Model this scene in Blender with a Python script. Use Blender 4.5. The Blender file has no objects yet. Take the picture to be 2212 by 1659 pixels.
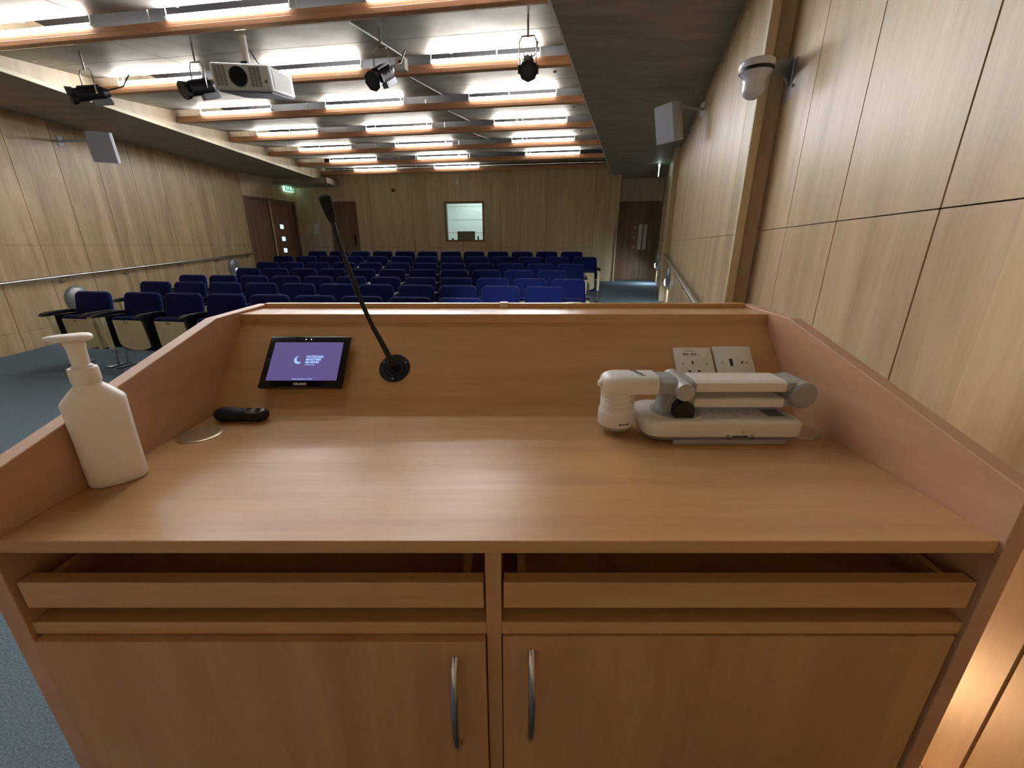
import bpy, bmesh, math, random
from mathutils import Vector, Matrix
random.seed(4)
S = bpy.context.scene
COL = S.collection
PI = math.pi
A = 0.16                       # the hall's cross lines drop this much in Y per metre of X
ROW = 0.145                    # the seat rows, likewise

# ------------------------------------------------------------------ materials
def lin(c):
    return tuple(((x/255)/12.92 if x/255 <= .04045 else ((x/255+.055)/1.055)**2.4) for x in c)
MATS = {}
def mat(name, rgb, rough=.5, metal=0., **k):
    if name in MATS: return MATS[name]
    m = bpy.data.materials.new(name); m.use_nodes = True
    nt = m.node_tree; b = nt.nodes['Principled BSDF']
    b.inputs['Base Color'].default_value = (*lin(rgb), 1)
    b.inputs['Roughness'].default_value = rough
    b.inputs['Metallic'].default_value = metal
    if 'spec' in k: b.inputs['Specular IOR Level'].default_value = k['spec']
    if 'coat' in k: b.inputs['Coat Weight'].default_value = k['coat']; b.inputs['Coat Roughness'].default_value = k.get('coatr', .1)
    if 'trans' in k: b.inputs['Transmission Weight'].default_value = k['trans']
    if 'alpha' in k: b.inputs['Alpha'].default_value = k['alpha']
    if 'sss' in k:
        b.inputs['Subsurface Weight'].default_value = k['sss']; b.inputs['Subsurface Radius'].default_value = (.02,.02,.02)
        b.inputs['Subsurface Scale'].default_value = 1.
    if 'sheen' in k: b.inputs['Sheen Weight'].default_value = k['sheen']; b.inputs['Sheen Roughness'].default_value = .4
    if 'emit' in k:
        b.inputs['Emission Color'].default_value = (*lin(k.get('ecol', rgb)), 1); b.inputs['Emission Strength'].default_value = k['emit']
    amt = k.get('noise', .06)
    if amt:                    # faint procedural mottling and fine bump on every surface
        tc = nt.nodes.new('ShaderNodeTexCoord'); n = nt.nodes.new('ShaderNodeTexNoise')
        n.inputs['Scale'].default_value = k.get('nscale', 30); n.inputs['Detail'].default_value = 4
        mr = nt.nodes.new('ShaderNodeMapRange'); mr.inputs['To Min'].default_value = 1-amt; mr.inputs['To Max'].default_value = 1+amt
        mx = nt.nodes.new('ShaderNodeMix'); mx.data_type = 'RGBA'; mx.blend_type = 'MULTIPLY'; mx.inputs['Factor'].default_value = 1
        mx.inputs['A'].default_value = (*lin(rgb), 1)
        nt.links.new(tc.outputs['Object'], n.inputs['Vector']); nt.links.new(n.outputs['Fac'], mr.inputs['Value'])
        nt.links.new(mr.outputs['Result'], mx.inputs['B']); nt.links.new(mx.outputs['Result'], b.inputs['Base Color'])
        if 'bump' in k:
            bp = nt.nodes.new('ShaderNodeBump'); bp.inputs['Strength'].default_value = k['bump']; bp.inputs['Distance'].default_value = .004
            nt.links.new(n.outputs['Fac'], bp.inputs['Height']); nt.links.new(bp.outputs['Normal'], b.inputs['Normal'])
    MATS[name] = m; return m

def wood(name, c1, c2, stretch, rough=.45, leaf=0, leafamt=.12, nscale=1., spec=.5, blotch=.0, rays=.0):
    """wood grain stretched along the axis whose 'stretch' value is small; leaf = width of veneer leaves along X"""
    if name in MATS: return MATS[name]
    m = bpy.data.materials.new(name); m.use_nodes = True
    nt = m.node_tree; N = nt.nodes; L = nt.links; b = N['Principled BSDF']
    b.inputs['Roughness'].default_value = rough; b.inputs['Specular IOR Level'].default_value = spec
    tc = N.new('ShaderNodeTexCoord'); mp = N.new('ShaderNodeMapping'); mp.inputs['Scale'].default_value = stretch
    L.new(tc.outputs['Object'], mp.inputs['Vector'])
    n1 = N.new('ShaderNodeTexNoise'); n1.inputs['Scale'].default_value = 1.6*nscale; n1.inputs['Detail'].default_value = 6; n1.inputs['Distortion'].default_value = .6
    n2 = N.new('ShaderNodeTexNoise'); n2.inputs['Scale'].default_value = 14*nscale; n2.inputs['Detail'].default_value = 5
    L.new(mp.outputs['Vector'], n1.inputs['Vector']); L.new(mp.outputs['Vector'], n2.inputs['Vector'])
    ad = N.new('ShaderNodeMath'); ad.operation = 'MULTIPLY_ADD'; ad.inputs[1].default_value = .3
    L.new(n2.outputs['Fac'], ad.inputs[0]); L.new(n1.outputs['Fac'], ad.inputs[2])
    cr = N.new('ShaderNodeValToRGB'); cr.color_ramp.elements[0].position = .42; cr.color_ramp.elements[1].position = .82
    cr.color_ramp.elements[0].color = (*lin(c2), 1); cr.color_ramp.elements[1].color = (*lin(c1), 1)
    L.new(ad.outputs[0], cr.inputs['Fac'])
    out = cr.outputs['Color']
    def mul(fac_socket, lo, hi, col):
        mr = N.new('ShaderNodeMapRange'); mr.inputs['To Min'].default_value = lo; mr.inputs['To Max'].default_value = hi
        L.new(fac_socket, mr.inputs['Value'])
        mx = N.new('ShaderNodeMix'); mx.data_type = 'RGBA'; mx.blend_type = 'MULTIPLY'; mx.inputs['Factor'].default_value = 1
        L.new(col, mx.inputs['A']); L.new(mr.outputs['Result'], mx.inputs['B']); return mx.outputs['Result']
    if leaf:
        sx = N.new('ShaderNodeSeparateXYZ'); L.new(tc.outputs['Object'], sx.inputs[0])
        wob = N.new('ShaderNodeMath'); wob.operation = 'MULTIPLY_ADD'; wob.inputs[1].default_value = .05
        L.new(n1.outputs['Fac'], wob.inputs[0]); L.new(sx.outputs['X'], wob.inputs[2])
        dv = N.new('ShaderNodeMath'); dv.operation = 'DIVIDE'; dv.inputs[1].default_value = leaf; L.new(wob.outputs[0], dv.inputs[0])
        fl = N.new('ShaderNodeMath'); fl.operation = 'FLOOR'; L.new(dv.outputs[0], fl.inputs[0])
        wn = N.new('ShaderNodeTexWhiteNoise'); wn.noise_dimensions = '1D'; L.new(fl.outputs[0], wn.inputs['W'])
        out = mul(wn.outputs['Value'], 1-leafamt, 1+leafamt*.5, out)
    if blotch:
        n3 = N.new('ShaderNodeTexNoise'); n3.inputs['Scale'].default_value = 3.2; n3.inputs['Detail'].default_value = 3
        L.new(tc.outputs['Object'], n3.inputs['Vector']); out = mul(n3.outputs['Fac'], 1-blotch, 1+blotch, out)
    L.new(out, b.inputs['Base Color'])
    bp = N.new('ShaderNodeBump'); bp.inputs['Strength'].default_value = .05; bp.inputs['Distance'].default_value = .002
    L.new(n2.outputs['Fac'], bp.inputs['Height']); L.new(bp.outputs['Normal'], b.inputs['Normal'])
    MATS[name] = m; return m

BIRCH  = wood('birch_ply', (210,184,142), (178,150,110), (5,5,.55), .42, leaf=.14, leafamt=.17, blotch=.13)
BIRCHB = wood('birch_ply_plain', (226,204,168), (202,178,142), (5,5,.5), .5, leaf=.3, leafamt=.08, blotch=.06)
SOFFIT = wood('soffit_ply', (168,155,134), (146,134,114), (1.2,5,5), .6, blotch=.05)
DOORW  = wood('door_veneer', (144,112,80), (118,90,62), (5,5,.5), .45, blotch=.06)
BEECH  = wood('beech_top', (206,162,110), (186,140,92), (.5,7,7), .33, blotch=.07)
BEECHV = wood('beech_upright', (198,154,106), (176,132,90), (6,6,.6), .4, blotch=.06)
BEECHS = wood('beech_side', (202,160,128), (186,142,110), (5,.6,5), .42, blotch=.07)
BEAMW  = wood('beam_timber', (216,162,122), (192,134,96), (.4,9,9), .45)
NAVY   = mat('navy_fabric', (13,27,84), .95, sheen=.08, spec=.2, noise=.18, nscale=220, bump=.3)
BLACKP = mat('black_plastic', (14,14,16), .38)
BLACKM = mat('black_metal', (22,22,24), .4, .3)
ARMB   = mat('arm_black', (12,13,22), .45)
CREAM  = mat('cream_ply', (222,212,172), .5, noise=.05, nscale=8)
CHROME = mat('chrome', (200,200,205), .16, 1., noise=.02)
STEEL  = mat('satin_steel', (185,180,172), .32, 1., noise=.04)
DISCM  = mat('fitting_grey', (150,154,158), .4, .4)
WHITEP = mat('white_plastic', (228,226,222), .35, noise=.02)
OFFW   = mat('device_white', (226,222,214), .32, noise=.015)
GREYP  = mat('device_grey', (158,160,160), .4, noise=.03)
GREYD  = mat('device_dark_grey', (98,100,106), .45)
SPKW   = mat('speaker_white', (196,198,206), .55, noise=.04, nscale=400)
PROJW  = mat('projector_shell', (205,206,204), .4, noise=.03)
DARK   = mat('plenum_black', (20,19,18), .9)
PLEN   = mat('plenum_grey', (52,50,47), .8)
WHT    = mat('white_paint', (235,232,225), .5, noise=.02)
CONTROLW = mat('booth_wall', (225,232,228), .8, noise=.02)
PAPER  = mat('paper', (225,228,232), .8, noise=.02)
PAPERY = mat('paper_cream', (214,204,150), .8, noise=.02)
RED    = mat('red_plastic', (150,30,34), .4)
RUBB   = mat('rubber_grip', (10,10,11), .6)
INK    = mat('printing_ink', (40,40,44), .6, noise=0)
BRASSY = mat('grommet_metal', (186,172,140), .34, .75, noise=.05)
BOTTLE = mat('cloudy_polythene', (244,240,236), .38, sss=.6, noise=.02)
BOTCAP = mat('pump_plastic', (246,238,230), .34, sss=.3, noise=.02)
DOMEW  = mat('dome_white', (214,216,228), .25, noise=.02, coat=.5)
TUBE   = mat('lamp_tube', (255,250,240), .4, emit=85, ecol=(246,250,255), noise=0)
LENS   = mat('step_lamp_lens', (255,255,255), .4, emit=14, ecol=(226,248,255), noise=0)
PANE   = mat('lit_pane', (160,205,255), .4, emit=1.6, ecol=(170,212,255), noise=0)
EXITG  = mat('exit_green', (20,120,80), .4, emit=.35, ecol=(30,150,100), noise=0)
EXITW  = mat('exit_white', (230,255,240), .4, emit=1.1, ecol=(190,255,220), noise=0)
EXITL  = mat('exit_edge_light', (240,255,255), .4, emit=12, ecol=(225,252,250), noise=0)
SCREENM= mat('screen_glow', (120,112,150), .14, emit=.38, ecol=(106,94,172), noise=.05, nscale=6)
LOGO   = mat('screen_logo', (170,205,255), .3, emit=.75, ecol=(165,200,255), noise=0)
LOGO2  = mat('bezel_print', (215,205,190), .4, noise=0)
BEZEL  = mat('bezel_glass', (16,15,14), .10, noise=0, coat=.4, coatr=.05)
GLASS  = mat('glass_clear', (240,248,245), .02, trans=1., noise=0)

def carpet():
    m = bpy.data.materials.new('carpet'); m.use_nodes = True; nt = m.node_tree; N = nt.nodes; L = nt.links
    b = N['Principled BSDF']; b.inputs['Roughness'].default_value = .95; b.inputs['Specular IOR Level'].default_value = .1
    tc = N.new('ShaderNodeTexCoord'); n = N.new('ShaderNodeTexNoise'); n.inputs['Scale'].default_value = 160; n.inputs['Detail'].default_value = 3
    n2 = N.new('ShaderNodeTexNoise'); n2.inputs['Scale'].default_value = 1.3
    cr = N.new('ShaderNodeValToRGB'); cr.color_ramp.elements[0].position = .35; cr.color_ramp.elements[1].position = .68
    cr.color_ramp.elements[0].color = (*lin((80,94,104)), 1); cr.color_ramp.elements[1].color = (*lin((112,128,140)), 1)
    mr = N.new('ShaderNodeMapRange'); mr.inputs['To Min'].default_value = .9; mr.inputs['To Max'].default_value = 1.1
    mx = N.new('ShaderNodeMix'); mx.data_type = 'RGBA'; mx.blend_type = 'MULTIPLY'; mx.inputs['Factor'].default_value = 1
    bp = N.new('ShaderNodeBump'); bp.inputs['Strength'].default_value = .5; bp.inputs['Distance'].default_value = .004
    for a in (n, n2): L.new(tc.outputs['Object'], a.inputs['Vector'])
    L.new(n.outputs['Fac'], cr.inputs['Fac']); L.new(n2.outputs['Fac'], mr.inputs['Value']); L.new(cr.outputs['Color'], mx.inputs['A'])
    L.new(mr.outputs['Result'], mx.inputs['B']); L.new(mx.outputs['Result'], b.inputs['Base Color'])
    L.new(n.outputs['Fac'], bp.inputs['Height']); L.new(bp.outputs['Normal'], b.inputs['Normal']); return m
CARPET = carpet()

ANI = .25
def brushed():
    m = bpy.data.materials.new('brushed_aluminium'); m.use_nodes = True; nt = m.node_tree; N = nt.nodes; L = nt.links
    N.remove(N['Principled BSDF']); b = N.new('ShaderNodeBsdfAnisotropic'); b.distribution = 'MULTI_GGX'
    b.inputs['Roughness'].default_value = .51; b.inputs['Anisotropy'].default_value = ANI; L.new(b.outputs[0], N['Material Output'].inputs['Surface'])
    tg = N.new('ShaderNodeTangent'); tg.direction_type = 'UV_MAP'; tg.uv_map = 'UVMap'
    L.new(tg.outputs['Tangent'], b.inputs['Tangent'])
    tc = N.new('ShaderNodeTexCoord'); n = N.new('ShaderNodeTexNoise'); n.inputs['Scale'].default_value = 2.2; n.inputs['Detail'].default_value = 3
    cr = N.new('ShaderNodeValToRGB'); cr.color_ramp.elements[0].position = .3; cr.color_ramp.elements[1].position = .75
    cr.color_ramp.elements[0].color = (*lin((166,160,148)), 1); cr.color_ramp.elements[1].color = (*lin((196,192,182)), 1)
    L.new(tc.outputs['Object'], n.inputs['Vector']); L.new(n.outputs['Fac'], cr.inputs['Fac']); L.new(cr.outputs['Color'], b.inputs['Color'])
    return m
ALU = brushed()

# ------------------------------------------------------------------ geometry helpers
class G:
    def __init__(s): s.bm = bmesh.new()
    def box(s, x0, x1, y0, y1, z0, z1, M=None, bev=0, seg=2):
        r = bmesh.ops.create_cube(s.bm, size=1); vs = r['verts']
        for v in vs: v.co = Vector(((x0+x1)/2+v.co.x*(x1-x0), (y0+y1)/2+v.co.y*(y1-y0), (z0+z1)/2+v.co.z*(z1-z0)))
        if bev:
            es = list({e for v in vs for e in v.link_edges})
            o = bmesh.ops.bevel(s.bm, geom=es, offset=bev, segments=seg, affect='EDGES', profile=.5); vs = list({v for f in o['faces'] for v in f.verts} | {v for v in vs if v.is_valid})
        if M is not None:
            for v in vs: v.co = M @ v.co
        return s
    def cone(s, p0, p1, r0, r1=None, n=24, cap=True):
        r1 = r0 if r1 is None else r1; p0 = Vector(p0); p1 = Vector(p1); d = p1-p0
        q = d.to_track_quat('Z', 'Y').to_matrix().to_4x4(); M = Matrix.Translation((p0+p1)/2) @ q
        bmesh.ops.create_cone(s.bm, cap_ends=cap, cap_tris=False, segments=n, radius1=max(r0,1e-5), radius2=max(r1,1e-5), depth=d.length, matrix=M); return s
    def sphere(s, c, r, sc=(1,1,1), n=24, m=14):
        bmesh.ops.create_uvsphere(s.bm, u_segments=n, v_segments=m, radius=r, matrix=Matrix.Translation(c) @ Matrix.Diagonal((*sc,1))); return s
    def prism(s, poly, t0, t1, f):
        """poly: 2D points, f(u,v,t)->3D"""
        a = [s.bm.verts.new(f(u,v,t0)) for u,v in poly]; b = [s.bm.verts.new(f(u,v,t1)) for u,v in poly]
        s.bm.faces.new(a); s.bm.faces.new(b[::-1]); n = len(poly)
        for i in range(n): s.bm.faces.new((a[i], b[i], b[(i+1)%n], a[(i+1)%n]))
        return s
    def loft(s, rings, cap=True):
        R = [[s.bm.verts.new(p) for p in r] for r in rings]; n = len(R[0])
        for i in range(len(R)-1):
            for j in range(n): s.bm.faces.new((R[i][j], R[i][(j+1)%n], R[i+1][(j+1)%n], R[i+1][j]))
        if cap: s.bm.faces.new(R[0][::-1]); s.bm.faces.new(R[-1])
        return s
    def lathe(s, prof, c=(0,0,0), n=32, sx=1, sy=1, ang=0):
        rings = []
        for r, z in prof:
            ring = []
            for k in range(n):
                t = 2*PI*k/n; x = max(r,1e-4)*math.cos(t)*sx; y = max(r,1e-4)*math.sin(t)*sy
                ring.append((c[0]+x*math.cos(ang)-y*math.sin(ang), c[1]+x*math.sin(ang)+y*math.cos(ang), c[2]+z))
            rings.append(ring)
        return s.loft(rings)
    def tube(s, pts, r, n=10):
        pts = [Vector(p) for p in pts]; rs = r if isinstance(r, (list, tuple)) else [r]*len(pts); rings = []; up = Vector((.31,.17,.93)).normalized()
        for i, p in enumerate(pts):
            d = (pts[min(i+1,len(pts)-1)]-pts[max(i-1,0)]).normalized(); a = d.cross(up)
            if a.length < .05: a = d.cross(Vector((1,0,0)))
            a.normalize(); b = d.cross(a)
            rings.append([p+(a*math.cos(2*PI*k/n)+b*math.sin(2*PI*k/n))*rs[i] for k in range(n)])
        return s.loft(rings)
    def xf(s, M):
        for v in s.bm.verts: v.co = M @ v.co
        return s

def obj(name, g, m, parent=None, smooth=False, bev=0, loc=None, rot=None, label=None):
    bmesh.ops.recalc_face_normals(g.bm, faces=g.bm.faces)
    me = bpy.data.meshes.new(name); g.bm.to_mesh(me); g.bm.free(); me.materials.append(m)
    o = bpy.data.objects.new(name, me); COL.objects.link(o)
    if smooth:
        for p in me.polygons: p.use_smooth = True
        es = o.modifiers.new('es', 'EDGE_SPLIT'); es.split_angle = math.radians(38)
    if bev:
        b = o.modifiers.new('bev', 'BEVEL'); b.width = bev; b.segments = 2; b.limit_method = 'ANGLE'; b.angle_limit = math.radians(40)
    if loc is not None: o.location = loc
    if rot is not None: o.rotation_euler = rot
    if parent is not None: o.parent = parent
    if label: o['label'] = label
    return o
def tag(o, label, cat, group=None, kind=None):
    o['label'] = label; o['category'] = cat
    if group: o['group'] = group
    if kind: o['kind'] = kind
    return o
def thing(name, label, cat, loc=(0,0,0), rz=0, group=None):
    o = bpy.data.objects.new(name, None); COL.objects.link(o); o.location = loc; o.rotation_euler = (0,0,rz); o.empty_display_size = .1
    return tag(o, label, cat, group)
def struct(name, g, m, parent=None, **k):
    o = obj(name, g, m, parent, **k)
    if parent is None: o['kind'] = 'structure'
    return o
def copy_tree(o, parent=None):
    c = o.copy(); COL.objects.link(c)
    if parent is not None: c.parent = parent
    for ch in list(o.children): copy_tree(ch, c)
    return c
def text(name, s, size, m, parent, M, ext=.0002, align='CENTER', bold=0):
    cu = bpy.data.curves.new(name, 'FONT'); cu.body = s; cu.size = size; cu.extrude = ext; cu.align_x = align; cu.align_y = 'CENTER'
    cu.offset = bold
    t = bpy.data.objects.new(name, cu); COL.objects.link(t)
    dg = bpy.context.evaluated_depsgraph_get(); me = bpy.data.meshes.new_from_object(t.evaluated_get(dg))
    bpy.data.objects.remove(t)
    me.transform(M); me.materials.clear(); me.materials.append(m)
    o = bpy.data.objects.new(name, me); COL.objects.link(o)
    if parent is not None: o.parent = parent
    return o
T = Matrix.Translation
def R(a, ax): return Matrix.Rotation(a, 4, ax)

# ------------------------------------------------------------------ floor that ramps up towards the back
HP = [(-20,0),(4.3,0),(5.13,.04),(6,.068),(6.9,.13),(7.75,.2),(8.63,.295),(9.5,.38),(10.5,.44),(40,.455)]
def H(X, Y):
    u = Y+ROW*X
    for (a,ha),(b,hb) in zip(HP, HP[1:]):
        if u <= b: return ha+(hb-ha)*(u-a)/(b-a)
    return .455
g = G(); nx, ny = 26, 80
vs = [[g.bm.verts.new((-7+12.2*i/nx, -3+16.8*j/ny, H(-7+12.2*i/nx, -3+16.8*j/ny))) for i in range(nx+1)] for j in range(ny+1)]
for j in range(ny):
    for i in range(nx): g.bm.faces.new((vs[j][i], vs[j][i+1], vs[j+1][i+1], vs[j+1][i]))
ret = bmesh.ops.extrude_face_region(g.bm, geom=list(g.bm.faces)); 
for v in [e for e in ret['geom'] if isinstance(e, bmesh.types.BMVert)]: v.co.z = -.12
struct('floor', g, CARPET)

# ------------------------------------------------------------------ panelled walls
def cut(rects, hole):
    out = []
    for (x0,x1,z0,z1) in rects:
        a,b,c,d = hole
        if b <= x0 or a >= x1 or d <= z0 or c >= z1: out.append((x0,x1,z0,z1)); continue
        if a > x0: out.append((x0,a,z0,z1))
        if b < x1: out.append((b,x1,z0,z1))
        m0, m1 = max(a,x0), min(b,x1)
        if c > z0: out.append((m0,m1,z0,c))
        if d < z1: out.append((m0,m1,d,z1))
    return out
def wall(name, p0, p1, joints, hl, z1=3.3, z0=-.05, side=1, holes=(), m=None, gap=.0038, thick=.02, backing=.08):
    """panels stand on the line p0-p1 (faces flush with it); joints: distances from p0; side=+1 solid lies to the left of p0->p1"""
    p0 = Vector((*p0,0)); p1 = Vector((*p1,0)); Lw = (p1-p0).length; ang = math.atan2(p1.y-p0.y, p1.x-p0.x)
    xs = [0]+[j for j in joints if .02 < j < Lw-.02]+[Lw]; zs = [z0]+list(hl)+[z1]
    g = G()
    for a, b in zip(xs, xs[1:]):
        for c, d in zip(zs, zs[1:]):
            rr = [(a+(gap if a > 0 else 0), b-(gap if b < Lw else 0), c+(gap*.45 if c > z0 else 0), d-(gap*.45 if d < z1 else 0))]
            for h in holes: rr = cut(rr, h)
            for r in rr:
                if r[1]-r[0] > .004 and r[3]-r[2] > .004: g.box(r[0], r[1], min(0,side*thick), max(0,side*thick), r[2], r[3])
    o = struct(name, g, m or BIRCH, loc=p0, rot=(0,0,ang))
    g = G(); rr = [(0,Lw,z0,z1)]
    for h in holes: rr = cut(rr, h)
    for r in rr: g.box(r[0], r[1], min(side*thick, side*(thick+backing)), max(side*thick, side*(thick+backing)), r[2], r[3])
    obj('wall_backing', g, mat('groove_brown', (70,44,28), .8), o)
    return o

# left wall, straight along Y
LX = -6.5
y0 = -1.0; js = [k*.62-(-1.0)+(6.02-.62*12)-0 for k in range(0, 22)]
js = [6.02+.62*k+1.0 for k in range(-12, 9)]
wl = wall('wall_left', (LX, -1.62), (LX, 10.9), [j+.62 for j in js], [.26, 1.355], side=1)
# right wall in three sections, each stepping into the room
def near(Y): return .72+.3*Y
P1 = (near(-2.6), -2.6); P2 = (near(3.6), 3.6)
dn = math.hypot(1, .3)
wn = wall('wall_right', P1, P2, [(y+2.6)*dn for y in (-1.77,-1.195,-.62,-.045,.53,1.10,1.675,2.25,2.83)], [.27, 1.44], side=-1)
P3 = (1.418, 2.79); P4 = (3.0, 8.3)
wm = wall('wall_right', P3, P4, [.28+.6*k for k in range(0,10)], [.30, 1.42], side=-1, backing=.02)
P5 = (2.905, 8.3); P6 = (4.1, 12.35)
wf = wall('wall_right', P5, P6, [.32+.6*k for k in range(0,8)], [.6, 1.42], side=-1)
# the step faces between the sections
def step(n, a, b, back):
    g = G(); a = Vector(a); b = Vector(b); d = (b-a).normalized(); nrm = Vector((-d.y, d.x))
    poly = [a, b, b+nrm*back, a+nrm*back]
    g.prism([(p.x,p.y) for p in poly], -.05, 3.3, lambda u,v,t: (u,v,t)); struct(n, g, BIRCHB)
step('trim_1', (P3[0]-.0035,P3[1]-.0115), (P3[0]-.0035+.961*.042,P3[1]-.0115-.276*.042), .012)
step('trim_2', (P5[0]-.0035,P5[1]-.0115), (P5[0]-.0035+.961*.14,P5[1]-.0115-.276*.14), .012)
step('trim_10', (P3[0]+.02,P3[1]+.055), (P3[0]+.02+.961*.2,P3[1]+.055-.276*.2), .012)  # added filler behind the lip, set back, to lighten the dark gap
# light edging on the step corners
for i,(x,y) in enumerate((P3, P5)):
    g = G(); g.box(x-.006, x+.006, y-.006, y+.012, 0, 3.0); struct('trim_%d' % (3+i), g, CREAM)

# back wall
C0 = Vector((-6.086, 12.724)); C1 = Vector((2.68, 11.322)); bl = (C1-C0).length; bd = (C1-C0).normalized()
def bx(X): return (X-C0.x)/bd.x
WIN = (bx(-1.77), bx(-.785), 1.49, 2.41); DR = (bx(-5.12), bx(-4.32), -.05, 2.5)
wb = wall('wall_back', C0, C1, [bx(v) for v in (-3.9,-2.7,-1.5,-.3,.9,2.1)], [1.30], side=1, holes=[WIN, DR], m=BIRCHB)
ANGB = math.atan2(bd.y, bd.x)
def onback(X, z, off=0):          # a point in front of the back wall
    n = Vector((bd.y, -bd.x)); p = C0+bd*bx(X)+n*off; return (p.x, p.y, z)
# wall end edge, right end of the back wall, and the recess with the double door
g = G(); g.box(-.02, .02, -.03, .75, -.05, 3.3); struct('trim_5', g, BIRCHB, loc=(C1.x,C1.y,0), rot=(0,0,ANGB))
DA = Vector((2.86, 11.94)); DB = Vector((4.25, 11.72)); dd = (DB-DA).normalized(); ANGD = math.atan2(dd.y, dd.x)
wall('wall_recess', DA, DB, [], [], side=1, holes=[(.03, 1.13, -.05, 2.44)], m=BIRCHB)
# left door wall
LA = Vector((LX, 10.9)); LB = C0.copy(); ld = (LB-LA).normalized(); ANGL = math.atan2(ld.y, ld.x)
wall('wall_left', LA, LB, [], [], side=1, holes=[(.06, .82, -.05, 2.49), (.86, 1.74, -.05, 2.49)], m=BIRCHB)
# front of the hall, behind the camera
FA = Vector((LX-.05, -2.5+A*6.5)); FB = Vector((.02, -2.5))
wall('wall_front', FA, FB, [.6*k for k in range(1,12)], [.27,1.44], side=-1, m=mat('front_panel', (196,176,150), .7))
for w_, (sa, sb) in {}.items(): pass

# ------------------------------------------------------------------ doors
def door(name, origin, ang, leaves, z1, m, side=1, plates=None, panes=None, z0=.42):
    """leaves: list of (x0,x1) along the wall"""
    x0 = leaves[0][0]; x1 = leaves[-1][1]
    g = G(); f = .05
    g.box(x0-f, x0, -.012, .06, z0-.02, z1+f); g.box(x1, x1+f, -.012, .06, z0-.02, z1+f); g.box(x0, x1, -.012, .06, z1, z1+f)
    fr = struct(name, g, DOORW, loc=(*origin,0), rot=(0,0,ang))
    return fr
d1 = door('door_1', LA, ANGL, [(.06,1.74)], 2.45, DOORW)
for a, b in ((.08,.80),(.88,1.72)):
    g = G(); rr = [(a,b,.43,2.44)]
    hs = []
    if a > .5: hs = [(1.19-.07,1.19+.07,z-.055,z+.055) for z in (1.83,1.52,1.22)]
    for h in hs: rr = cut(rr, h)
    for r in rr: g.box(r[0], r[1], .03, .07, r[2], r[3])
    lf = obj('door_leaf', g, DOORW, d1)
    for h in hs:
        g = G(); g.box(h[0], h[1], .045, .055, h[2], h[3]); obj('pane', g, PANE, lf, label='small bright square pane')
g = G(); g.box(.80,.88,.02,.08,.43,2.44); obj('frame_shadow_strip', g, mat('frame_shadow_brown',(74,52,40),.5), d1)  # dark strip between the leaves stands in for the door frame's shadow
g = G(); g.cone((1.02,.0,1.98),(1.02,.03,1.98),.035); obj('door_plate', g, STEEL, d1, smooth=True)
d2 = door('door_2', C0, ANGB, [(DR[0]+.05, DR[1]-.05)], 2.44, DOORW)
g = G(); g.box(DR[0]+.05, DR[1]-.05, .03, .07, .43, 2.44); obj('door_leaf', g, DOORW, d2)
g = G(); g.box(DR[1]-.16, DR[1]-.12, .0, .03, 1.35, 1.65, bev=.006); obj('door_handle', g, BLACKM, d2)
d3 = door('door_3', DA, ANGD, [(.05,1.11)], 2.40, DOORW)
for a, b in ((.05,.645),(.655,1.11)):
    g = G(); g.box(a, b, .03, .07, .43, 2.40); lf = obj('door_leaf', g, DOORW, d3)
    x = .59 if a < .3 else .72
    g = G(); g.box(x-.045, x+.045, .015, .03, 1.24, 1.88, bev=.003); obj('push_plate', g, mat('push_plate_metal',(205,198,196),.35,.5), lf, label='pale rectangular push plate')
for z in (1.80, 1.55, 1.30):
    g = G(); g.box(.42, .48, .01, .03, z-.03, z+.03, bev=.004); obj('door_sign', g, mat('sign_pale_green',(190,200,170),.6), d3)

# ------------------------------------------------------------------ soffits and ceiling
ZS = 3.0
def poly_slab(name, pts, z0, z1, m, parent=None):
    g = G(); g.prism(pts, z0, z1, lambda u,v,t: (u,v,t)); return struct(name, g, m, parent)
def redge(Y): return -.775+.286*Y
poly_slab('ceiling_soffit_left', [(LX-.1,-2.6),(-5.1,-2.6),(-5.1,12.62),(LX-.1,12.9)], ZS, ZS+.035, SOFFIT)
poly_slab('ceiling_soffit_right', [(redge(-2.6),-2.6),(near(-2.6)+.2,-2.6),(near(3)+.2,3),(4.4,12.6),(2.9,12.6),(2.72,11.33),(redge(11.36),11.36)], ZS, ZS+.035, SOFFIT)
# upright faces of the soffits, bright ply above the beams' ends
poly_slab('trim_6', [(-5.14,-2),(-5.1,-2),(-5.1,12.6),(-5.14,12.6)], ZS+.035, 3.62, BIRCHB)
poly_slab('trim_7', [(redge(-2.6),-2.6),(redge(-2.6)+.04,-2.6),(redge(11.4)+.04,11.4),(redge(11.4),11.4)], ZS+.035, 3.62, BIRCHB)
poly_slab('trim_8', [(-5.105,-2),(-5.09,-2),(-5.09,12.55),(-5.105,12.55)], ZS-.003, ZS+.038, CREAM)
poly_slab('trim_9', [(redge(-2.6)-.012,-2.6),(redge(-2.6)+.004,-2.6),(redge(11.38)+.004,11.38),(redge(11.38)-.012,11.38)], ZS-.003, ZS+.038, WHT)
# low bulkhead over the left doors
poly_slab('ceiling_bulkhead', [(LX-.05,12.0),(-4.75,11.72),(-4.75,12.49),(-6.1,12.70),(LX-.05,12.3)], 2.87, ZS, SOFFIT)
# plenum above everything
poly_slab('ceiling', [(-7,-3),(5.2,-3),(5.2,13.6),(-7,13.6)], 3.62, 3.7, PLEN)

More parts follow.
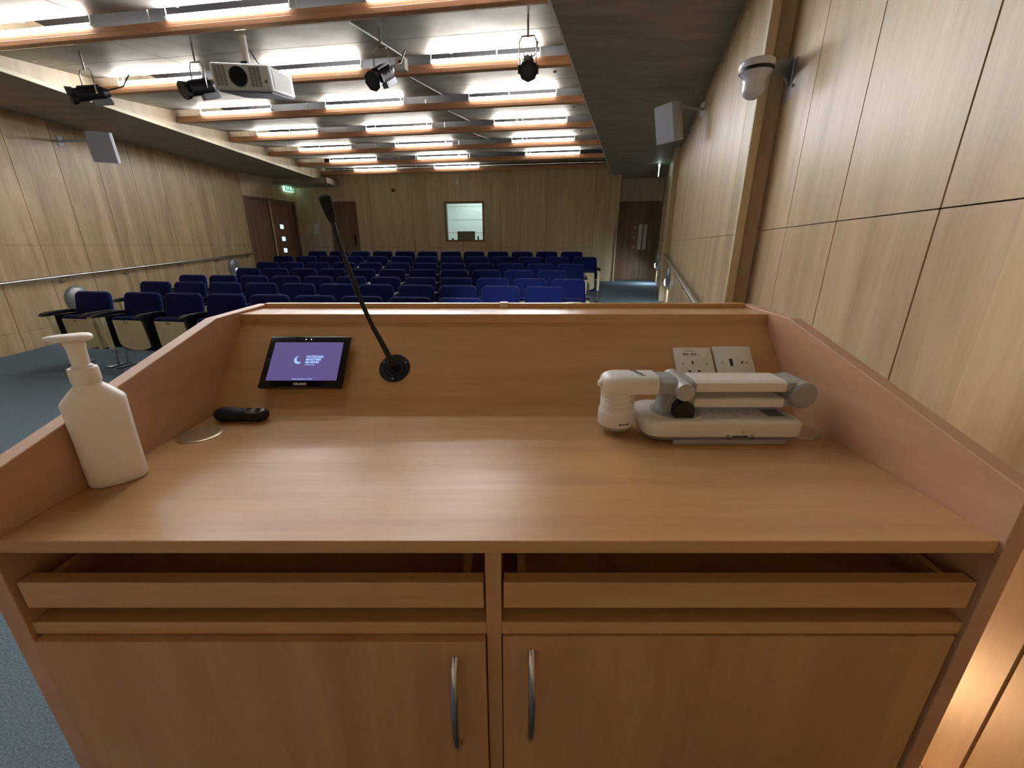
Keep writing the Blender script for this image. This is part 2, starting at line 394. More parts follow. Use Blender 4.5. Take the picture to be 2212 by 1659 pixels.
UB = [3.97+1.25*(i-1) for i in range(-1, 8)]     # beams, index 0 -> i=-1
UB = {i: 3.97+1.25*(i-1) for i in range(-2, 8)}
def seamx(k, u):
    if k == 0: return -5.1
    if k == 1: return -3.62+.13*(u-4.7)
    if k == 2: return -1.36+.19*(u-4.1)
    return (-.775+.286*u)/(1+.286*A)
def P(X, u): return Vector((X, u-A*X))
for i in range(-2, 8):
    ua, ub = UB[i]+.07, (UB[i+1] if i < 7 else 11.72+.0)-.075
    if i == 7: ub = 11.70
    if ub-ua < .15: continue
    um = (ua+ub)/2; za, zb = 3.135, 3.275; zm = (za+zb)/2
    g = G(); uvl = g.bm.loops.layers.uv.new('UVMap')
    for k in range(3):
        for (q0,q1,z0,z1) in ((ua,um-.003,za,zm),(um+.003,ub,zm,zb)):
            e = .006
            pts = [(seamx(k,q0)+e,q0,z0),(seamx(k+1,q0)-e,q0,z0),(seamx(k+1,q1)-e,q1,z1),(seamx(k,q1)+e,q1,z1)]
            lo = [g.bm.verts.new((*P(x,u),z)) for x,u,z in pts]; hi = [g.bm.verts.new((*P(x,u),z+.004)) for x,u,z in pts]
            fs = [g.bm.faces.new(lo), g.bm.faces.new(hi[::-1])]+[g.bm.faces.new((lo[j],hi[j],hi[(j+1)%4],lo[(j+1)%4])) for j in range(4)]
            for f in fs:
                for l in f.loops: l[uvl].uv = (l.vert.co.y, l.vert.co.x-A*l.vert.co.y)
    o = struct('ceiling_panel', g, ALU)
    # white jointing strip along the right-hand seam
    for k in ((2,) if i < 5 else ()):
        g = G(); a = P(seamx(k,ua),ua); b = P(seamx(k,ub),ub)
        g.tube([(a.x,a.y,za-.003),(b.x,b.y,zb-.003)], .006, 6); obj('joint_strip', g, WHT, o, label='white joint strip')

ORD = ['','nearest','second','third','fourth','fifth','sixth','seventh and farthest']
for i in range(-2, 8):
    u = UB[i]; xa, xb = -5.09, seamx(3, u)+.0
    a = P(xa,u); b = P(xb,u); Lb = (b-a).length
    g = G(); g.box(0, Lb, -.034, .036, 3.125, 3.165); g.box(0, Lb, -.030, .036, 3.167, 3.205)
    o = obj('timber_beam', g, BEAMW, loc=(a.x,a.y,0), rot=(0,0,math.atan2(b.y-a.y,b.x-a.x)), bev=.003)
    if i >= 1: tag(o, 'orange timber ceiling beam, %s of those spanning the hall' % ORD[i], 'beam', 'timber beams under the ceiling panels')
    else: tag(o, 'orange timber ceiling beam overhead, nearer the camera than the picture shows', 'beam', 'timber beams overhead outside the picture')
    # cable blocks and white hanger rods seen through the slot behind the panels
    for X in ([-4.55,-3.0,-.9] if i >= 1 else []):
        p = P(X+.1*i*(1 if X > -4 else .5), u-.14)
        g = G(); g.box(-.09,.09,-.03,.03,3.27,3.34); q = obj('hanger_block', g, DARK, o); 
        q.matrix_parent_inverse = o.matrix_basis.inverted(); q.location = (p.x,p.y,0); q.rotation_euler = (0,0,.5)
    for X in ([-4.85,-3.3,-1.9,-.4] if i >= 1 else []):
        p = P(X+.12*i*(1 if X > -4 else .5), u-.02)
        g = G(); g.cone((0,0,3.22),(0,0,3.62),.006,n=8); q = obj('hanger_rod', g, WHT, o); q.matrix_parent_inverse = o.matrix_basis.inverted(); q.location = (p.x,p.y,0)

# ------------------------------------------------------------------ fluorescent tubes
def colx(c, i): return (-4.36+.133*(i-1), -2.42+.17*(i-1), .0+.29*(i-3))[c]
g = G(); g.cone((-.575,0,0),(.575,0,0),.019,n=16); tp = obj('lamp_tube', g, TUBE, smooth=True)
hs_ = []
for x_ in (-1, 1):
    g = G(); g.cone((x_*.575,0,0),(x_*.60,0,0),.016,n=16); g.cone((x_*.59,0,.01),(x_*.59,0,.10),.005,n=8); hs_.append(obj('tube_holder', g, WHT))
first = thing('fluorescent_tube', 'x', 'light'); tp.parent = first
for h_ in hs_: h_.parent = first
CN = ['left', 'middle', 'right']; used = False
for i in range(-2, 8):
    for c in range(3):
        if i == 7 and c == 2: continue
        if i <= 0 and c == 2: pass
        X = colx(c, i); p = P(X, UB[i]-.022)
        o = first if not used else copy_tree(first); used = True
        o.location = (p.x, p.y, 3.228); o.rotation_euler = (0,0,-math.atan(A))
        if i >= 1 and not (i == 1 and c == 2): tag(o, 'lit fluorescent tube over the %s ceiling beam, %s-hand column' % (ORD[i], CN[c]) if c != 1 else 'lit fluorescent tube over the %s ceiling beam, middle column' % ORD[i], 'light', 'fluorescent tubes over the beams')
        else: tag(o, 'lit fluorescent tube overhead, above the lectern and out of the picture', 'light', 'fluorescent tubes overhead outside the picture')

# ------------------------------------------------------------------ seats
def rrect(w, h, r, n=6, wt=None):
    """rounded rectangle, w at the bottom and wt at the top"""
    wt = wt or w; pts = []
    for cx, cy, a0, ww in ((1,1,0,wt),(-1,1,90,wt),(-1,-1,180,w),(1,-1,270,w)):
        for k in range(n+1):
            a = math.radians(a0+90*k/n); pts.append((cx*(ww/2-r)+r*math.cos(a), cy*(h/2-r)+r*math.sin(a)))
    return pts
def cushion(g, poly, y0, y1, f, e=.012):
    c = (sum(p[0] for p in poly)/len(poly), sum(p[1] for p in poly)/len(poly))
    def sc(k): return [(c[0]+(u-c[0])*k, c[1]+(v-c[1])*k) for u,v in poly]
    rings = []
    for k, t in ((.90,0),(.97,.15),(1,.35),(1,.7),(.97,.9),(.92,1)):
        rings.append([f(u,v,y0+(y1-y0)*t) for u,v in sc(k)])
    g.loft(rings); return g
def make_seat(both=False, endl=False, endr=False):
    t = thing('auditorium_seat', 'x', 'seat')
    tilt = math.radians(9)
    def fb(u,v,y):   # backrest frame, top edge near local y=0, z=.848
        Y = y; Z = v+.215
        return (u, .045-(.43-Z)*math.sin(tilt)*1+Y-.03, .418+Z*math.cos(tilt))
    g = G(); cushion(g, rrect(.50,.43,.06,wt=.462), -.035, .03, fb); obj('backrest', g, NAVY, t, smooth=True)
    g = G(); g.prism(rrect(.40,.34,.03), .032, .042, fb); obj('back_shell', g, CREAM, t)
    def fs(u,v,y): return (u, -.19+y+(v)*-.10, .40+v)
    g = G(); cushion(g, rrect(.44,.40,.05), -.025, .07, lambda u,v,y: fs(u,v+.0,y)); obj('seat', g, NAVY, t, smooth=True)
    # light ply underside of the tipped seat, rounded at the bottom
    pp = [(-.185,.16),(.185,.16)]
    for k in range(0,13):
        a = -PI*k/12; pp.append((.205*math.cos(a)*(1 if abs(math.cos(a))<.98 else .98), -.10+.085*math.sin(a)))
    g = G(); g.prism(pp, -.042, -.028, fs); sp = obj('seat_panel', g, CREAM, t, label='cream ply underside of the tipped-up seat')
    g = G(); g.tube([fs(-.022,.155,-.046), fs(-.018,.135,-.05), fs(.012,.135,-.05), fs(.014,.15,-.046)], .0035, 6); obj('latch', g, BLACKM, sp)
    for s in ([-1,1] if both or endr else [-1]):
        x = .265*s
        g = G()
        prof = [(.03,.60),(.03,.635),(-.10,.65),(-.30,.648),(-.36,.635),(-.385,.612),(-.37,.60),(-.30,.608),(-.10,.61)]
        g.prism(prof, -.028, .028, lambda u,v,q: (x+q,u,v)); obj('armrest', g, ARMB, t, bev=.006)
        g = G(); g.prism([(-.02,.60),(-.30,.605),(-.27,.26),(-.06,.20)], -.012, .012, lambda u,v,q: (x+q,u,v)); sup = obj('arm_support', g, ARMB, t)
        if (s < 0 and (endl or both)) or (s > 0 and (endr or both)):
            g = G(); g.prism([(-.265,.60),(-.315,.60),(-.285,.235),(-.255,.235)], -.022, .022, lambda u,v,q: (x-.0+q,u,v)); g.prism([(-.0,.59),(-.30,.59),(-.27,.24),(-.02,.24)], .013, .022, lambda u,v,q: (x+s*q,u,v))
            obj('end_panel', g, CREAM, t, label='cream ply end panel')
        g = G(); g.cone((x,-.15,.01),(x,-.14,.3),.014); obj('leg', g, CHROME, t, smooth=True)
        g = G(); g.box(x-.03,x+.03,-.27,-.02,-.005,.014, bev=.005); obj('foot', g, BLACKM, t)
    return t
protos = {'n': make_seat(), 'b': make_seat(both=True, endl=True), 'l': make_seat(endl=True), 'r': make_seat(endr=True)}
protos_used = dict.fromkeys(protos, False)
ROWS = [(4.21,-4.774,9),(5.13,-4.913,11),(6.007,-5.047,12),(6.90,-4.663,11),(7.746,-4.795,12),(8.63,-4.94,13),(9.50,-4.55,12)]
RN = ['front row','second row','third row','fourth row','fifth row','sixth row','seventh and rearmost row']
NN = ['','second','third','fourth','fifth','sixth','seventh','eighth','ninth','tenth','eleventh','twelfth','thirteenth']
for r,(Y0,x0,n) in enumerate(ROWS):
    for k in range(n):
        X = x0+.53*k; kind = 'n'
        if r == 0 and k == 0: X -= .13; kind = 'b'
        elif k == 0 or (r == 0 and k == 1): kind = 'l'
        elif k == n-1: kind = 'r'
        Y = Y0-ROW*X
        o = protos[kind] if not protos_used[kind] else copy_tree(protos[kind]); protos_used[kind] = True
        o.location = (X, Y, H(X,Y)-.004+.004); o.rotation_euler = (0,0,-math.atan(ROW))
        pos = 'at the left end' if k == 0 else ('at the right end' if k == n-1 else '%s from the left end' % NN[k])
        tag(o, 'navy blue tip-up seat in the %s, %s' % (RN[r], pos), 'seat', 'navy auditorium seats in the %s' % RN[r])

# ------------------------------------------------------------------ lectern
LXI, RXI, PT = -.695, .653, .027; FY = .452; ZT = .98
lect = thing('lectern', 'wide beech lectern desk with raised sides, sloping back panel and cupboards', 'lectern', (0,0,0))
prof = [(FY,0),(FY,1.057),(.975,1.192),(1.195,1.197),(1.195,0)]
for s in (-1,1):
    g = G(); x0 = RXI if s > 0 else LXI-PT
    g.prism(prof, x0, x0+PT, lambda u,v,t: (t,u,v)); obj('side_panel', g, BEECHS, lect, bev=.0015)
g = G(); g.box(LXI,RXI,.458,.905,.96,ZT); obj('worktop', g, BEECH, lect, bev=.0012)
tv = Vector((0,.6825,.7309)); nv = Vector((0,-.7309,.6825)); SB = Vector((0,.885,.98))
def SL(x, s, o=0): return SB+Vector((x,0,0))+tv*s+nv*o
SM = Matrix(((1,0,0,0),(0,tv.y,nv.y,SB.y),(0,tv.z,nv.z,SB.z),(0,0,0,1)))      # local x, s, normal
g = G(); g.box(LXI,RXI,0,.256,-.018,0); g.xf(SM); obj('back_panel', g, BEECH, lect)
g = G(); g.box(LXI,RXI,1.058,1.172,1.166,1.188); obj('ledge', g, BEECH, lect, bev=.0012)
g = G(); g.box(LXI,RXI,1.172,1.192,.02,1.200); obj('rear_panel', g, BEECH, lect, bev=.0012)
g = G(); g.box(-.034,-.012,1.1685,1.1955,1.186,1.2025); obj('joint_cover', g, mat('joint_tape',(232,214,190),.5), lect, label='small pale joint cover')
g = G(); g.box(-.037,-.015,.458,1.15,.0,.96); obj('divider', g, BEECHV, lect, bev=.001)
g = G(); g.box(LXI,-.037,.458,1.15,.816,.838); obj('shelf', g, BEECH, lect, bev=.001)
g = G(); g.box(-.015,RXI,.458,1.15,.816,.838); obj('shelf', g, BEECH, lect, bev=.001)
g = G(); g.box(LXI,RXI,.50,1.15,.0,.07); obj('plinth', g, BEECHV, lect)
for (a,b) in ((LXI+.006,-.040),(-.012,RXI-.006)):
    g = G(); g.box(a,b,.458,.478,.865,.910); d = obj('drawer', g, BEECH, lect, bev=.001)
    g = G(); g.box(a+.02,b-.02,.478,.93,.866,.872); g.box(a+.02,a+.032,.478,.93,.872,.905); g.box(b-.032,b-.02,.478,.93,.872,.905); g.box(a+.02,b-.02,.93,.942,.866,.905)
    obj('drawer_tray', g, BEECHV, d)
for s,(a,b,yy,hx,hz0,hz1) in enumerate(((LXI+.008,-.0385,.446,-.083,.598,.784),(-.0135,RXI-.008,.4545,.029,.604,.788))):
    g = G(); g.box(a,b,yy,yy+.018,.075,.8145); d = obj('door', g, BEECHV, lect, bev=.001)
    pts = []; 
    for k in range(17):
        t = k/16; z = hz0+(hz1-hz0)*t; o_ = .030*math.sin(PI*t)**.55; pts.append((hx, yy-o_-.0 if 0 < k < 16 else yy+.002, z))
    g = G(); g.tube(pts, .0055, 12); obj('handle', g, CHROME, d, smooth=True, label='curved chrome handle')
# cable grommets let into the worktop
for (x,y) in ((-.650,.785),(.604,.800)):
    g = G(); g.lathe([(.0,.0),(.041,.0),(.041,.0015),(.037,.0035),(.033,.003),(.0,.003)], (x,y,ZT), 40)
    o = obj('cable_grommet', g, BRASSY, smooth=True)
    tag(o, 'round satin metal cable cover in the worktop beside the black clicker' if x < 0 else 'round metal cable cover in the worktop behind the document camera', 'cable cover', None)

# ------------------------------------------------------------------ touch panel
tpn = thing('touch_panel', 'black framed touch screen showing a purple museum welcome screen, on the sloping panel', 'touch screen')
cx, w, h, s0, of = -.4955, .196, .139, .062, .012
def SBOX(g, x0,x1,s0_,s1_,o0,o1,bev=0): g.box(x0,x1,s0_,s1_,o0,o1, M=SM, bev=bev); return g
g = G(); SBOX(g, cx-w/2, cx+w/2, s0, s0+h, of, of+.010, bev=.003); obj('bezel', g, BEZEL, tpn, smooth=True)
g = G(); SBOX(g, cx-w/2+.03, cx+w/2-.03, s0+.02, s0+h-.03, 0, of); obj('wall_mount', g, BLACKP, tpn)
x0,x1,a0,a1 = cx-w/2+.0155, cx+w/2-.0145, s0+.0185, s0+h-.0175
g = G(); SBOX(g, x0,x1,a0,a1, of+.0098, of+.0103); scr = obj('screen', g, SCREENM, tpn)
zt = of+.0106
def TM(x, s, o=zt): return SM @ T((x, s, o))
ly = (a0+a1)/2+.004
for kk,(s_, dy) in enumerate((('NATIONAL',.0075),('MARITIME',.0),('MUSEUM',-.0075))):
    text('lettering', s_, .0082, LOGO, scr, TM(cx+.001, ly+dy), align='LEFT', bold=.0002)
text('lettering', 'CORNWALL', .0042, LOGO, scr, TM(cx+.001, ly-.0145), align='LEFT')
text('lettering', 'Touch Anywhere To Start', .0046, LOGO, scr, TM(cx+.002, a0+.004))
text('lettering', 'KRAMER', .0082, LOGO2, tpn, TM(cx, s0+.009), bold=.0002)
g = G(); n = 20                                                        # crescent emblem
outer = [(.0105*math.cos(t), .0105*math.sin(t)) for t in [math.radians(95+215*k/n) for k in range(n+1)]]
inner = [(.0035+.0088*math.cos(t), .0028+.0088*math.sin(t)) for t in [math.radians(118+170*k/n) for k in range(n+1)]]
for k in range(n):
    q = [outer[k], outer[k+1], inner[k+1], inner[k]]
    g.bm.faces.new([g.bm.verts.new(SM @ Vector((cx-.0165+a, ly-.001+b, zt))) for a,b in q])
obj('emblem', g, LOGO, scr)
for dx in (-.010, .003):
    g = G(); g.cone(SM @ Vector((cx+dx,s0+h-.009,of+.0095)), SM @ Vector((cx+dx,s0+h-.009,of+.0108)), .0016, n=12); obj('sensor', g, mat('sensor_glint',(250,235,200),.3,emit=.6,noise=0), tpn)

# ------------------------------------------------------------------ gooseneck microphone
mic = thing('gooseneck_microphone', 'black gooseneck microphone rising from a round base on the sloping panel', 'microphone')
def MB(x,s,o): return SM @ Vector((x,s,o))
mx, ms = -.286, .124
g = G(); g.cone(MB(mx,ms,0), MB(mx,ms,.003), .0375, .0365, 40); g.cone(MB(mx,ms,.003), MB(mx,ms,.006), .024,.022,32); g.cone(MB(mx,ms,.006), MB(mx,ms,.009), .015,.014,24)
bs = obj('base', g, BLACKP, mic, smooth=True)
for a in (60,150,270) if False else (28,152,270):
    x = mx+.030*math.cos(math.radians(a)); s_ = ms+.030*math.sin(math.radians(a))
    g = G(); g.cone(MB(x,s_,.002), MB(x,s_,.0048), .0034, .0028, 12); obj('screw', g, STEEL, bs, smooth=True)
path = [(-.286,.966,1.080),(-.292,.957,1.10),(-.3045,.948,1.14),(-.3185,.94,1.178),(-.333,.935,1.225),(-.346,.932,1.275),(-.357,.93,1.318),(-.366,.93,1.352),(-.3725,.93,1.382),(-.3765,.93,1.405)]
g = G(); g.tube(path[:4], [.0095,.0068,.006,.0056], 14); obj('collar', g, BLACKP, mic, smooth=True)
g = G(); g.tube(path[3:], .0050, 12); obj('gooseneck', g, mat('gooseneck_black',(20,21,24),.45,.3), mic, smooth=True)
hp = [(-.3755,.93,1.400),(-.378,.93,1.412),(-.3805,.93,1.424),(-.383,.93,1.436),(-.3855,.93,1.449),(-.3865,.93,1.4535)]
g = G(); g.tube(hp, [.0058,.0088,.0112,.0124,.0122,.007], 16); obj('microphone_head', g, mat('foam_black',(24,22,22),.9,bump=.6,nscale=500), mic, smooth=True)

# ------------------------------------------------------------------ sockets on the sloping panel
def plate(nm, x0, s1, label):
    t = thing(nm, label, 'socket'); w_ = .092
    g = G(); SBOX(g, x0, x0+w_, s1-w_, s1, 0, .008, bev=.0025); obj('face_plate', g, WHITEP, t, smooth=True)
    for x in (x0+.0165, x0+w_-.0165):
        g = G(); g.cone(MB(x,s1-w_/2,.0075), MB(x,s1-w_/2,.0088), .0035, .003, 14); obj('screw', g, STEEL, t, smooth=True)
    return t
t = plate('power_socket', .398, .178, 'white power socket with two charging ports and a switch, left plate on sloping panel')
x0, s1 = .398, .178
for x in (x0+.022, x0+.041):
    g = G(); SBOX(g, x, x+.013, s1-.0225, s1-.0175, .0078, .0084); u_ = obj('charging_port', g, INK, t)
    g = G(); SBOX(g, x+.002, x+.0115, s1-.0215, s1-.0198, .0083, .0087); obj('port_tongue', g, WHITEP, u_)
g = G(); SBOX(g, x0+.067, x0+.080, s1-.033, s1-.011, .0075, .0112, bev=.001); obj('rocker_switch', g, WHITEP, t)
for (x,s_,ww,hh) in ((x0+.041,s1-.043,.004,.009),(x0+.030,s1-.066,.0065,.0042),(x0+.053,s1-.066,.0065,.0042)):
    g = G(); SBOX(g, x-ww/2,x+ww/2,s_-hh/2,s_+hh/2,.0078,.0083); obj('socket_hole', g, INK, t)
for (a,b,s_) in ((.027,.046,-.0075),(.022,.054,-.0115)):
    g = G(); SBOX(g, x0+a,x0+b,s1+s_-.0006,s1+s_+.0006,.0079,.0082); obj('small_print', g, mat('grey_ink',(140,135,128),.6,noise=0), t)
t = plate('video_socket', .4955, .1815, 'white wall plate with a video socket and audio jack, right plate on sloping panel')
x0, s1 = .4955, .1815
g = G(); g.prism([(-.004,.010),(.004,.010),(.004,-.006),(.002,-.010),(-.002,-.010),(-.004,-.006)], .0078, .0084, lambda u,v,t_: MB(x0+.0375+u, s1-.046+v, t_)); obj('video_port', g, INK, t)
g = G(); g.cone(MB(x0+.064,s1-.046,.0078), MB(x0+.064,s1-.046,.0085), .0028, n=14); obj('audio_jack', g, INK, t)

# ------------------------------------------------------------------ document camera
dc = thing('document_camera', 'white and grey folding document camera standing on the right of the worktop', 'document camera')
def rpoly(x0,x1,y0,y1,rl,rr,n=8):
    pts = []
    for (cx_,cy_,a0,r) in ((x1-rr,y1-rr,0,rr),(x0+rl,y1-rl,90,rl),(x0+rl,y0+rl,180,rl),(x1-rr,y0+rr,270,rr)):
        for k in range(n+1):
            a = math.radians(a0+90*k/n); pts.append((cx_+r*math.cos(a), cy_+r*math.sin(a)))
    return pts
def stack(levels):  # (inset, z) list over a base polygon function
    return levels
bp = lambda e: rpoly(.262+e,.570-e,.737+e,.866-e,.030,.014)
g = G(); g.loft([[(x,y,z) for x,y in bp(e)] for e,z in ((.004,.9955),(.0008,.998),(0,1.005),(0,1.022),(.0015,1.027),(.005,1.030))]); base = obj('base', g, OFFW, dc, smooth=True)
g = G(); g.loft([[(x,y,z) for x,y in bp(e)] for e,z in ((.018,.9835),(.006,.990),(.0015,.996))]); obj('foot_plate', g, GREYP, base, smooth=True)
g = G(); g.box(.318,.540,.7385,.80,.9802,.991, bev=.002); obj('base_skirt', g, GREYP, base)
for x in (.335,.52):
    g = G(); g.cone((x,.75,.98),(x,.75,.9825),.006,n=12); obj('rubber_foot', g, RUBB, base)
g = G(); g.box(.432,.462,.7362,.74,.9985,1.0005); obj('card_slot', g, INK, base)
fm = Matrix(((1,0,0,0),(0,0,-1,0),(0,1,0,0),(0,0,0,1)))
text('lettering', 'SD', .006, GREYD, base, T((.452,.7368,1.0085)) @ fm)
for x in (.4235,.4705):
    g = G()
    for q in ((0,0,.006,.0008),(0,.005,.006,.0008),(0,0,.0008,.005),(.0055,0,.0008,.0058)): g.box(x-.003+q[0], x-.003+q[0]+q[2], .7366,.7372, .9925+q[1], .9925+q[1]+q[3])
    g.box(x-.004,x+.004,.7366,.7372,1.0006,1.0022); obj('card_symbol', g, GREYD, base)
# control panel on the base top
g = G(); g.box(.376,.556,.752,.852,1.0299,1.0304); obj('control_panel', g, mat('panel_print',(208,206,208),.5,noise=.05,nscale=60), base)
g = G(); g.prism([(.512,.765),(.546,.765),(.546,.800),(.512,.800)], 1.0303,1.031, lambda u,v,t_: (u,v,t_)); obj('badge', g, GREYD, base)
for (x,y,a,b) in ((.418,.775,.010,.005),(.412,.795,.010,.005),(.448,.790,.011,.004),(.452,.765,.009,.004),(.478,.778,.008,.005),(.484,.795,.009,.004),(.395,.785,.006,.004),(.498,.772,.006,.004)):
    g = G(); g.sphere((x,y,1.0303),1,(a*.5,b*.6,.0008),12,6); obj('button', g, GREYP, base, smooth=True)
# turntable, turret and joints
g = G(); g.lathe([(0,0),(.049,0),(.049,.0015),(.045,.003),(.0,.003)], (.338,.800,1.0295), 40); tt = obj('turntable', g, GREYP, dc, smooth=True)
g = G(); g.prism([(-.030,0),(.028,0),(.024,.045),(-.020,.048)], -.022,.030, lambda u,v,t_: (.335+u,.80+t_,1.031+v)); obj('turret', g, GREYP, dc, bev=.006, smooth=True)
g = G(); g.prism([(-.0185,0)]+[(.0185*math.cos(PI-PI*k/14), .015+.0185*math.sin(PI-PI*k/14)) for k in range(15)]+[(.0185,0)], -.014,.012, lambda u,v,t_: (.340+u,.768+t_,1.0315+v)); obj('tilt_knob', g, mat('gloss_black',(8,8,9),.12,noise=0), dc, smooth=True)
def bar(g, x0,x1,y0,y1,z0,z1,c=.006):
    g.prism([(y0,z0),(y0,z1-c*.6),(y0+c*2,z1),(y1-c,z1),(y1,z1-c),(y1,z0)], x0,x1, lambda u,v,t_: (t_,u,v)); return g
g = G(); bar(g,.365,.545,.775,.842,1.078,1.100); obj('upper_arm', g, OFFW, dc, bev=.0015)
g = G(); bar(g,.365,.545,.775,.835,1.0455,1.0645,.003); obj('lower_arm', g, OFFW, dc, bev=.0015)
for (a,b) in ((.335,.3655),(.5445,.578)):
    g = G(); bar(g,a,b,.776,.841,1.079,1.0992); bar(g,a,b,.776,.834,1.046,1.064,.003); obj('arm_cap', g, GREYP, dc, bev=.002)
g = G(); g.cone((.578,.770,1.072),(.578,.846,1.072),.0265,n=36); g.cone((.578,.7665,1.072),(.578,.770,1.072),.0235,.0255,36); obj('elbow_joint', g, GREYP, dc, smooth=True)
g = G(); g.cone((.338,.768,1.083),(.338,.845,1.088),.0185,n=36); g.cone((.338,.7575,1.083),(.338,.768,1.083),.0175,.0185,36); obj('shoulder_joint', g, mat('joint_light_grey',(176,178,178),.35), dc, smooth=True)
g = G(); bar(g,.289,.330,.770,.842,1.074,1.104,.010); obj('head_connector', g, GREYP, dc, bev=.003)
# camera head: a rounded slab over the lens barrel
def headring(z, e):
    pts = []
    for k in range(25):
        a = PI/2+PI*k/24; pts.append((.2185+(.0385-e)*math.cos(a), .805+(.0385-e)*math.sin(a), z))
    pts += [(.290,.805-.0355+e,z),(.290,.805+.0355-e,z)]
    return pts
g = G(); g.loft([headring(z,e) for z,e in ((1.0735,.006),(1.0745,.002),(1.079,0),(1.096,0),(1.102,.002),(1.106,.007),(1.109,.016))]); hd = obj('camera_head', g, OFFW, dc, smooth=True)
g = G(); g.cone((.182,.800,1.089),(.1755,.800,1.089),.010,.006,20); obj('zoom_knob', g, OFFW, hd, smooth=True)
g = G(); pr = [(0,.991),(.028,.991),(.034,.994),(.0365,1.002)]; g.lathe([(r,z-1) for r,z in pr]+[(0,.002)], (.2185,.805,1.0), 48); obj('lens_ring', g, GREYP, dc, smooth=True)
pr = [(0,1.001),(.0368,1.001),(.0375,1.005),(.0375,1.026),(.0368,1.031),(.0345,1.036)]
for k in range(7):
    z = 1.038+.0035*k; pr += [(.0345,z),(.0337,z+.0010),(.0337,z+.0016),(.0345,z+.0026)]
pr += [(.0345,1.066),(.0345,1.076),(0,1.076)]
g = G(); g.lathe([(r,z-1) for r,z in pr], (.2185,.805,1.0), 56); lb = obj('lens_barrel', g, OFFW, dc, smooth=True)
text('lettering', 'EPSON', .0145, mat('logo_grey',(70,70,80),.5,noise=0), hd, T((.255,.806,1.1094)) @ R(-1.25,'Z'), bold=.0003)
g = G()                                             # row of warning symbols around the barrel
def onb(a, z, r=.0378): return (.2185+r*math.sin(a), .805-r*math.cos(a), z)
for i_,a in enumerate((.03,.17,.31,.45)):
    if i_ == 0: pl = [(-.003,-.002),(.003,-.002),(0,.0028)]
    elif i_ == 1: pl = [(-.002,0),(.0015,.0022),(.0015,-.0022)]
    elif i_ == 2: pl = [(-.0035,.0008),(-.0035,-.0008),(.0035,-.0008),(.0035,.0008)]
    else: pl = [(.0022*math.cos(2*PI*k/8),.0022*math.sin(2*PI*k/8)) for k in range(8)]
    g.prism(pl, .0375, .0379, lambda u,v,t_, a=a: onb(a+u/.0377-.02, 1.0105+v, t_))
obj('warning_symbols', g, INK, lb)

# ------------------------------------------------------------------ hand sanitiser bottle
bt = thing('soap_bottle', 'translucent white pump bottle standing at the left end of the worktop', 'bottle', (-.6605,.612,ZT), math.radians(42))
def oval(a,b,z,n=40,p=2.6):
    r = []
    for k in range(n):
        t = 2*PI*k/n; c, s_ = math.cos(t), math.sin(t); q = (abs(c)**p+abs(s_)**p)**(-1/p); r.append((a*q*c, b*q*s_, z))
    return r
a_, b_ = .0375, .0235
g = G(); g.loft([oval(a_*k,b_*k2,z,p=pp) for k,k2,z,pp in ((.80,.75,.0,2.4),(.93,.9,.001,2.5),(.99,.98,.005,2.6),(1,1,.012,2.6),(1.0,1,.08,2.7),(1.03,1,.138,2.7),(1.03,.99,.143,2.7),(.99,.95,.1465,2.6),(.70,.80,.160,2.3),(.50,.70,.168,2.1),(.44,.68,.171,2.0),(.43,.68,.182,2.0))]); obj('bottle_body', g, BOTTLE, bt, smooth=True)
pr = [(0,.174),(.0178,.174),(.0182,.176),(.0180,.195),(.0172,.197),(0,.197)]
g = G(); g.lathe(pr, n=36); cp = obj('cap', g, BOTCAP, bt, smooth=True)
g = G(); g.lathe([(0,.197),(.0130,.197),(.0130,.200),(.0108,.202),(.0112,.225),(.0132,.238),(0,.238)], n=30); obj('pump_stem', g, BOTCAP, bt, smooth=True)
g = G()
rings = []
for x, w_, z_, h_ in ((-.030,.0035,.2455,.0035),(-.025,.007,.2445,.008),(-.014,.0135,.2435,.012),(0,.0175,.243,.013),(.012,.0165,.243,.013),(.019,.0115,.243,.011),(.0225,.004,.243,.005)):
    rings.append([(x+0*k, w_*math.cos(2*PI*k/16), z_+h_*.5*math.sin(2*PI*k/16)) for k in range(16)])
g.loft(rings); obj('pump_head', g, BOTCAP, bt, smooth=True)

# ------------------------------------------------------------------ presentation clicker
ck = thing('presentation_clicker', 'black waisted presentation clicker lying in the left corner of the worktop', 'clicker', (-.604,.857,ZT), math.radians(1))
g = G(); rings = []
for x, w_, h_, zc in ((-.0585,.006,.012,.017),(-.056,.011,.020,.017),(-.050,.015,.029,.0165),(-.040,.0175,.034,.0165),(-.022,.0175,.034,.0165),(-.004,.0160,.030,.0158),(.012,.0158,.029,.0152),(.028,.0170,.030,.0152),(.042,.0170,.030,.0155),(.051,.0145,.026,.0160),(.056,.010,.018,.0165),(.058,.005,.009,.017)):
    rings.append([(x, w_*math.cos(2*PI*k/20)*(1), max(.0004, zc+h_*.5*math.sin(2*PI*k/20))) for k in range(20)])
g.loft(rings); obj('clicker_body', g, RUBB, ck, smooth=True)
g = G(); g.sphere((0,0,0), 1, (.0235,.0105,.0024), 24, 10); pad = obj('button_pad', g, mat('pad_bronze',(120,108,96),.3,.5), ck, smooth=True, loc=(.031,-.0045,.0272), rot=(math.radians(20),0,0), label='grey button pad')
for i_,x in enumerate((-.010,.010)):
    g = G(); g.tube([(x-.005,.002,.0026),(x-.001,.0045,.0028),(x+.004,.003,.0026),(x+.003,-.001,.003),(x-.003,-.004,.0026)], .0014, 6); obj('button', g, BLACKP, pad)

